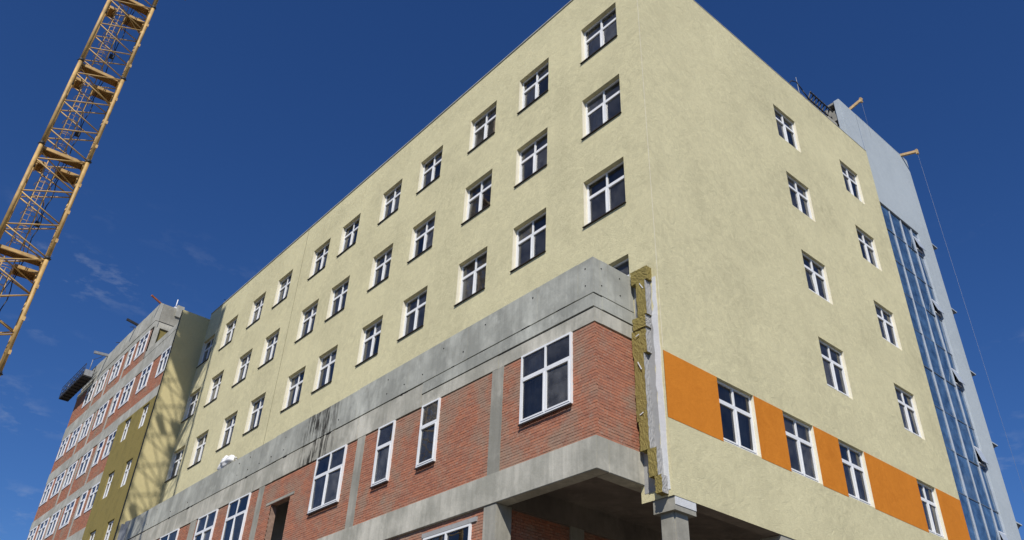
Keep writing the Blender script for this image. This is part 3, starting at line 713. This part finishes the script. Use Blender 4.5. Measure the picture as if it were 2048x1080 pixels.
# pallet-like grid, thin pole and cable on the yellow roof
PG = thing('steel_grid', 'dark steel grid propped on the roof edge beside the grey tower', 'grid', (12.5, .20, 28.0))
for i in range(8):
    bm = bmesh.new(); beam(bm, (-.8+.22*i, .25, .05), (-.62+.22*i, -.05, .92), .06, .05); link('slat', mesh('slat', bm, 'dark_steel'), PG)
for t in (.15, .5, .9):
    bm = bmesh.new(); beam(bm, (-.85+.18*t, .25-.3*t-.04, .05+.87*t), (.98+.18*t, .25-.3*t-.04, .05+.87*t), .05, .05); link('rail', mesh('rail', bm, 'dark_steel'), PG)
for a, b, c in ((-.7, -.2, .22), (.0, .55, .3), (.6, 1.3, .55)):
    bm = bmesh.new(); box(bm, a, b, -.05, .45, -.27, c-.3); link('block', mesh('block', bm, 'column_concrete'), PG)
o = thing('roof_pole', 'thin pale pole with a sagging dark cable on the yellow roof edge', 'pole', (11.1, .3, 27.75))
bm = bmesh.new(); bar(bm, (0, 0, 0), (.02, .02, 1.65), .02, 6, .012); link('pole', mesh('pole', bm, 'grey_steel'), o)
bm = bmesh.new(); polytube(bm, [(-1.05, 0, .35), (-.5, 0, 1.05), (-.05, 0, 1.28), (.3, -.02, 1.0), (.7, -.04, .72), (1.1, -.05, .66), (1.5, -.05, .72)], .026, 6); link('cable', mesh('cable', bm, 'dark_steel'), o)
o = thing('rebar_bundle', 'dark bent reinforcing bars sticking up at the inner roof corner', 'rebar', (.6, 35.6, 27.5))
for i in range(9):
    bm = bmesh.new(); a = Vector((random.uniform(-.5, .4), random.uniform(-1.6, .4), 0)); h = random.uniform(.35, .95); polytube(bm, [a, a+Vector((.05*i/9, random.uniform(-.1, .1), h)), a+Vector((random.uniform(-.3, .3), random.uniform(-.5, .5), h+random.uniform(-.1, .25)))], .018, 5); link('bar', mesh('bar', bm, 'dark_steel'), o)
bm = bmesh.new(); bar(bm, (0, 0, 0), (.0, 0, .75), .035, 8); box(bm, -.12, .12, -.1, .1, .0, .1)
o = link('vent_stub', mesh('vent_stub', bm, 'window_plastic'), None, (-.6, 42.45, 30.6)); tag(o, 'short white pipe stub on the top corner of the unfinished block', 'pipe')
# rubble sack on the annex parapet
bm = bmesh.new(); bmesh.ops.create_icosphere(bm, subdivisions=4, radius=1)
for v in bm.verts:
    p = v.co.copy(); n = .16*math.sin(4*p.x+3*p.y)+.12*math.sin(7*p.y-2*p.z)+.10*math.sin(9*p.z+5*p.x)
    v.co = Vector((p.x*.20*(1+n), p.y*.80*(1+n*.5), max(-.9, p.z)*.27*(1+n)))
    v.co.z += .12*math.sin(v.co.y*5)*max(0, p.z)
for f in bm.faces: f.smooth = True
o = link('sack', mesh('sack', bm, 'sack'), None, (-1.42, 23.5, 14.18)); tag(o, 'crumpled white plastic sack lying on the annex parapet', 'sack')
bm = bmesh.new(); polytube(bm, [(0, .35*math.cos(t), .25*math.sin(t)+.02*math.sin(3*t)) for t in [math.pi*i/12 for i in range(13)]], .02, 6)
o = link('hose', mesh('hose', bm, 'dark_steel'), None, (-1.40, 22.85, 13.98)); tag(o, 'looped dark hose beside the white sack on the parapet', 'hose')

for lab, p, h in (('leaning dark steel prop on the unfinished block roof beside the middle beam', (-1.35, 48.6, 30.55), .8), ('short dark steel prop on the unfinished block roof beside the pale beam', (-1.35, 51.4, 30.55), .55)):
    bm = bmesh.new(); bar(bm, (0, 0, 0), (-.12, .15, h), .03, 6); bar(bm, (-.12, .15, h), (-.4, .1, h-.12), .025, 6); box(bm, -.1, .1, -.1, .1, 0, .04)
    o = link('steel_prop', mesh('steel_prop', bm, 'dark_steel'), None, p); tag(o, lab, 'prop', 'props on the unfinished roof')
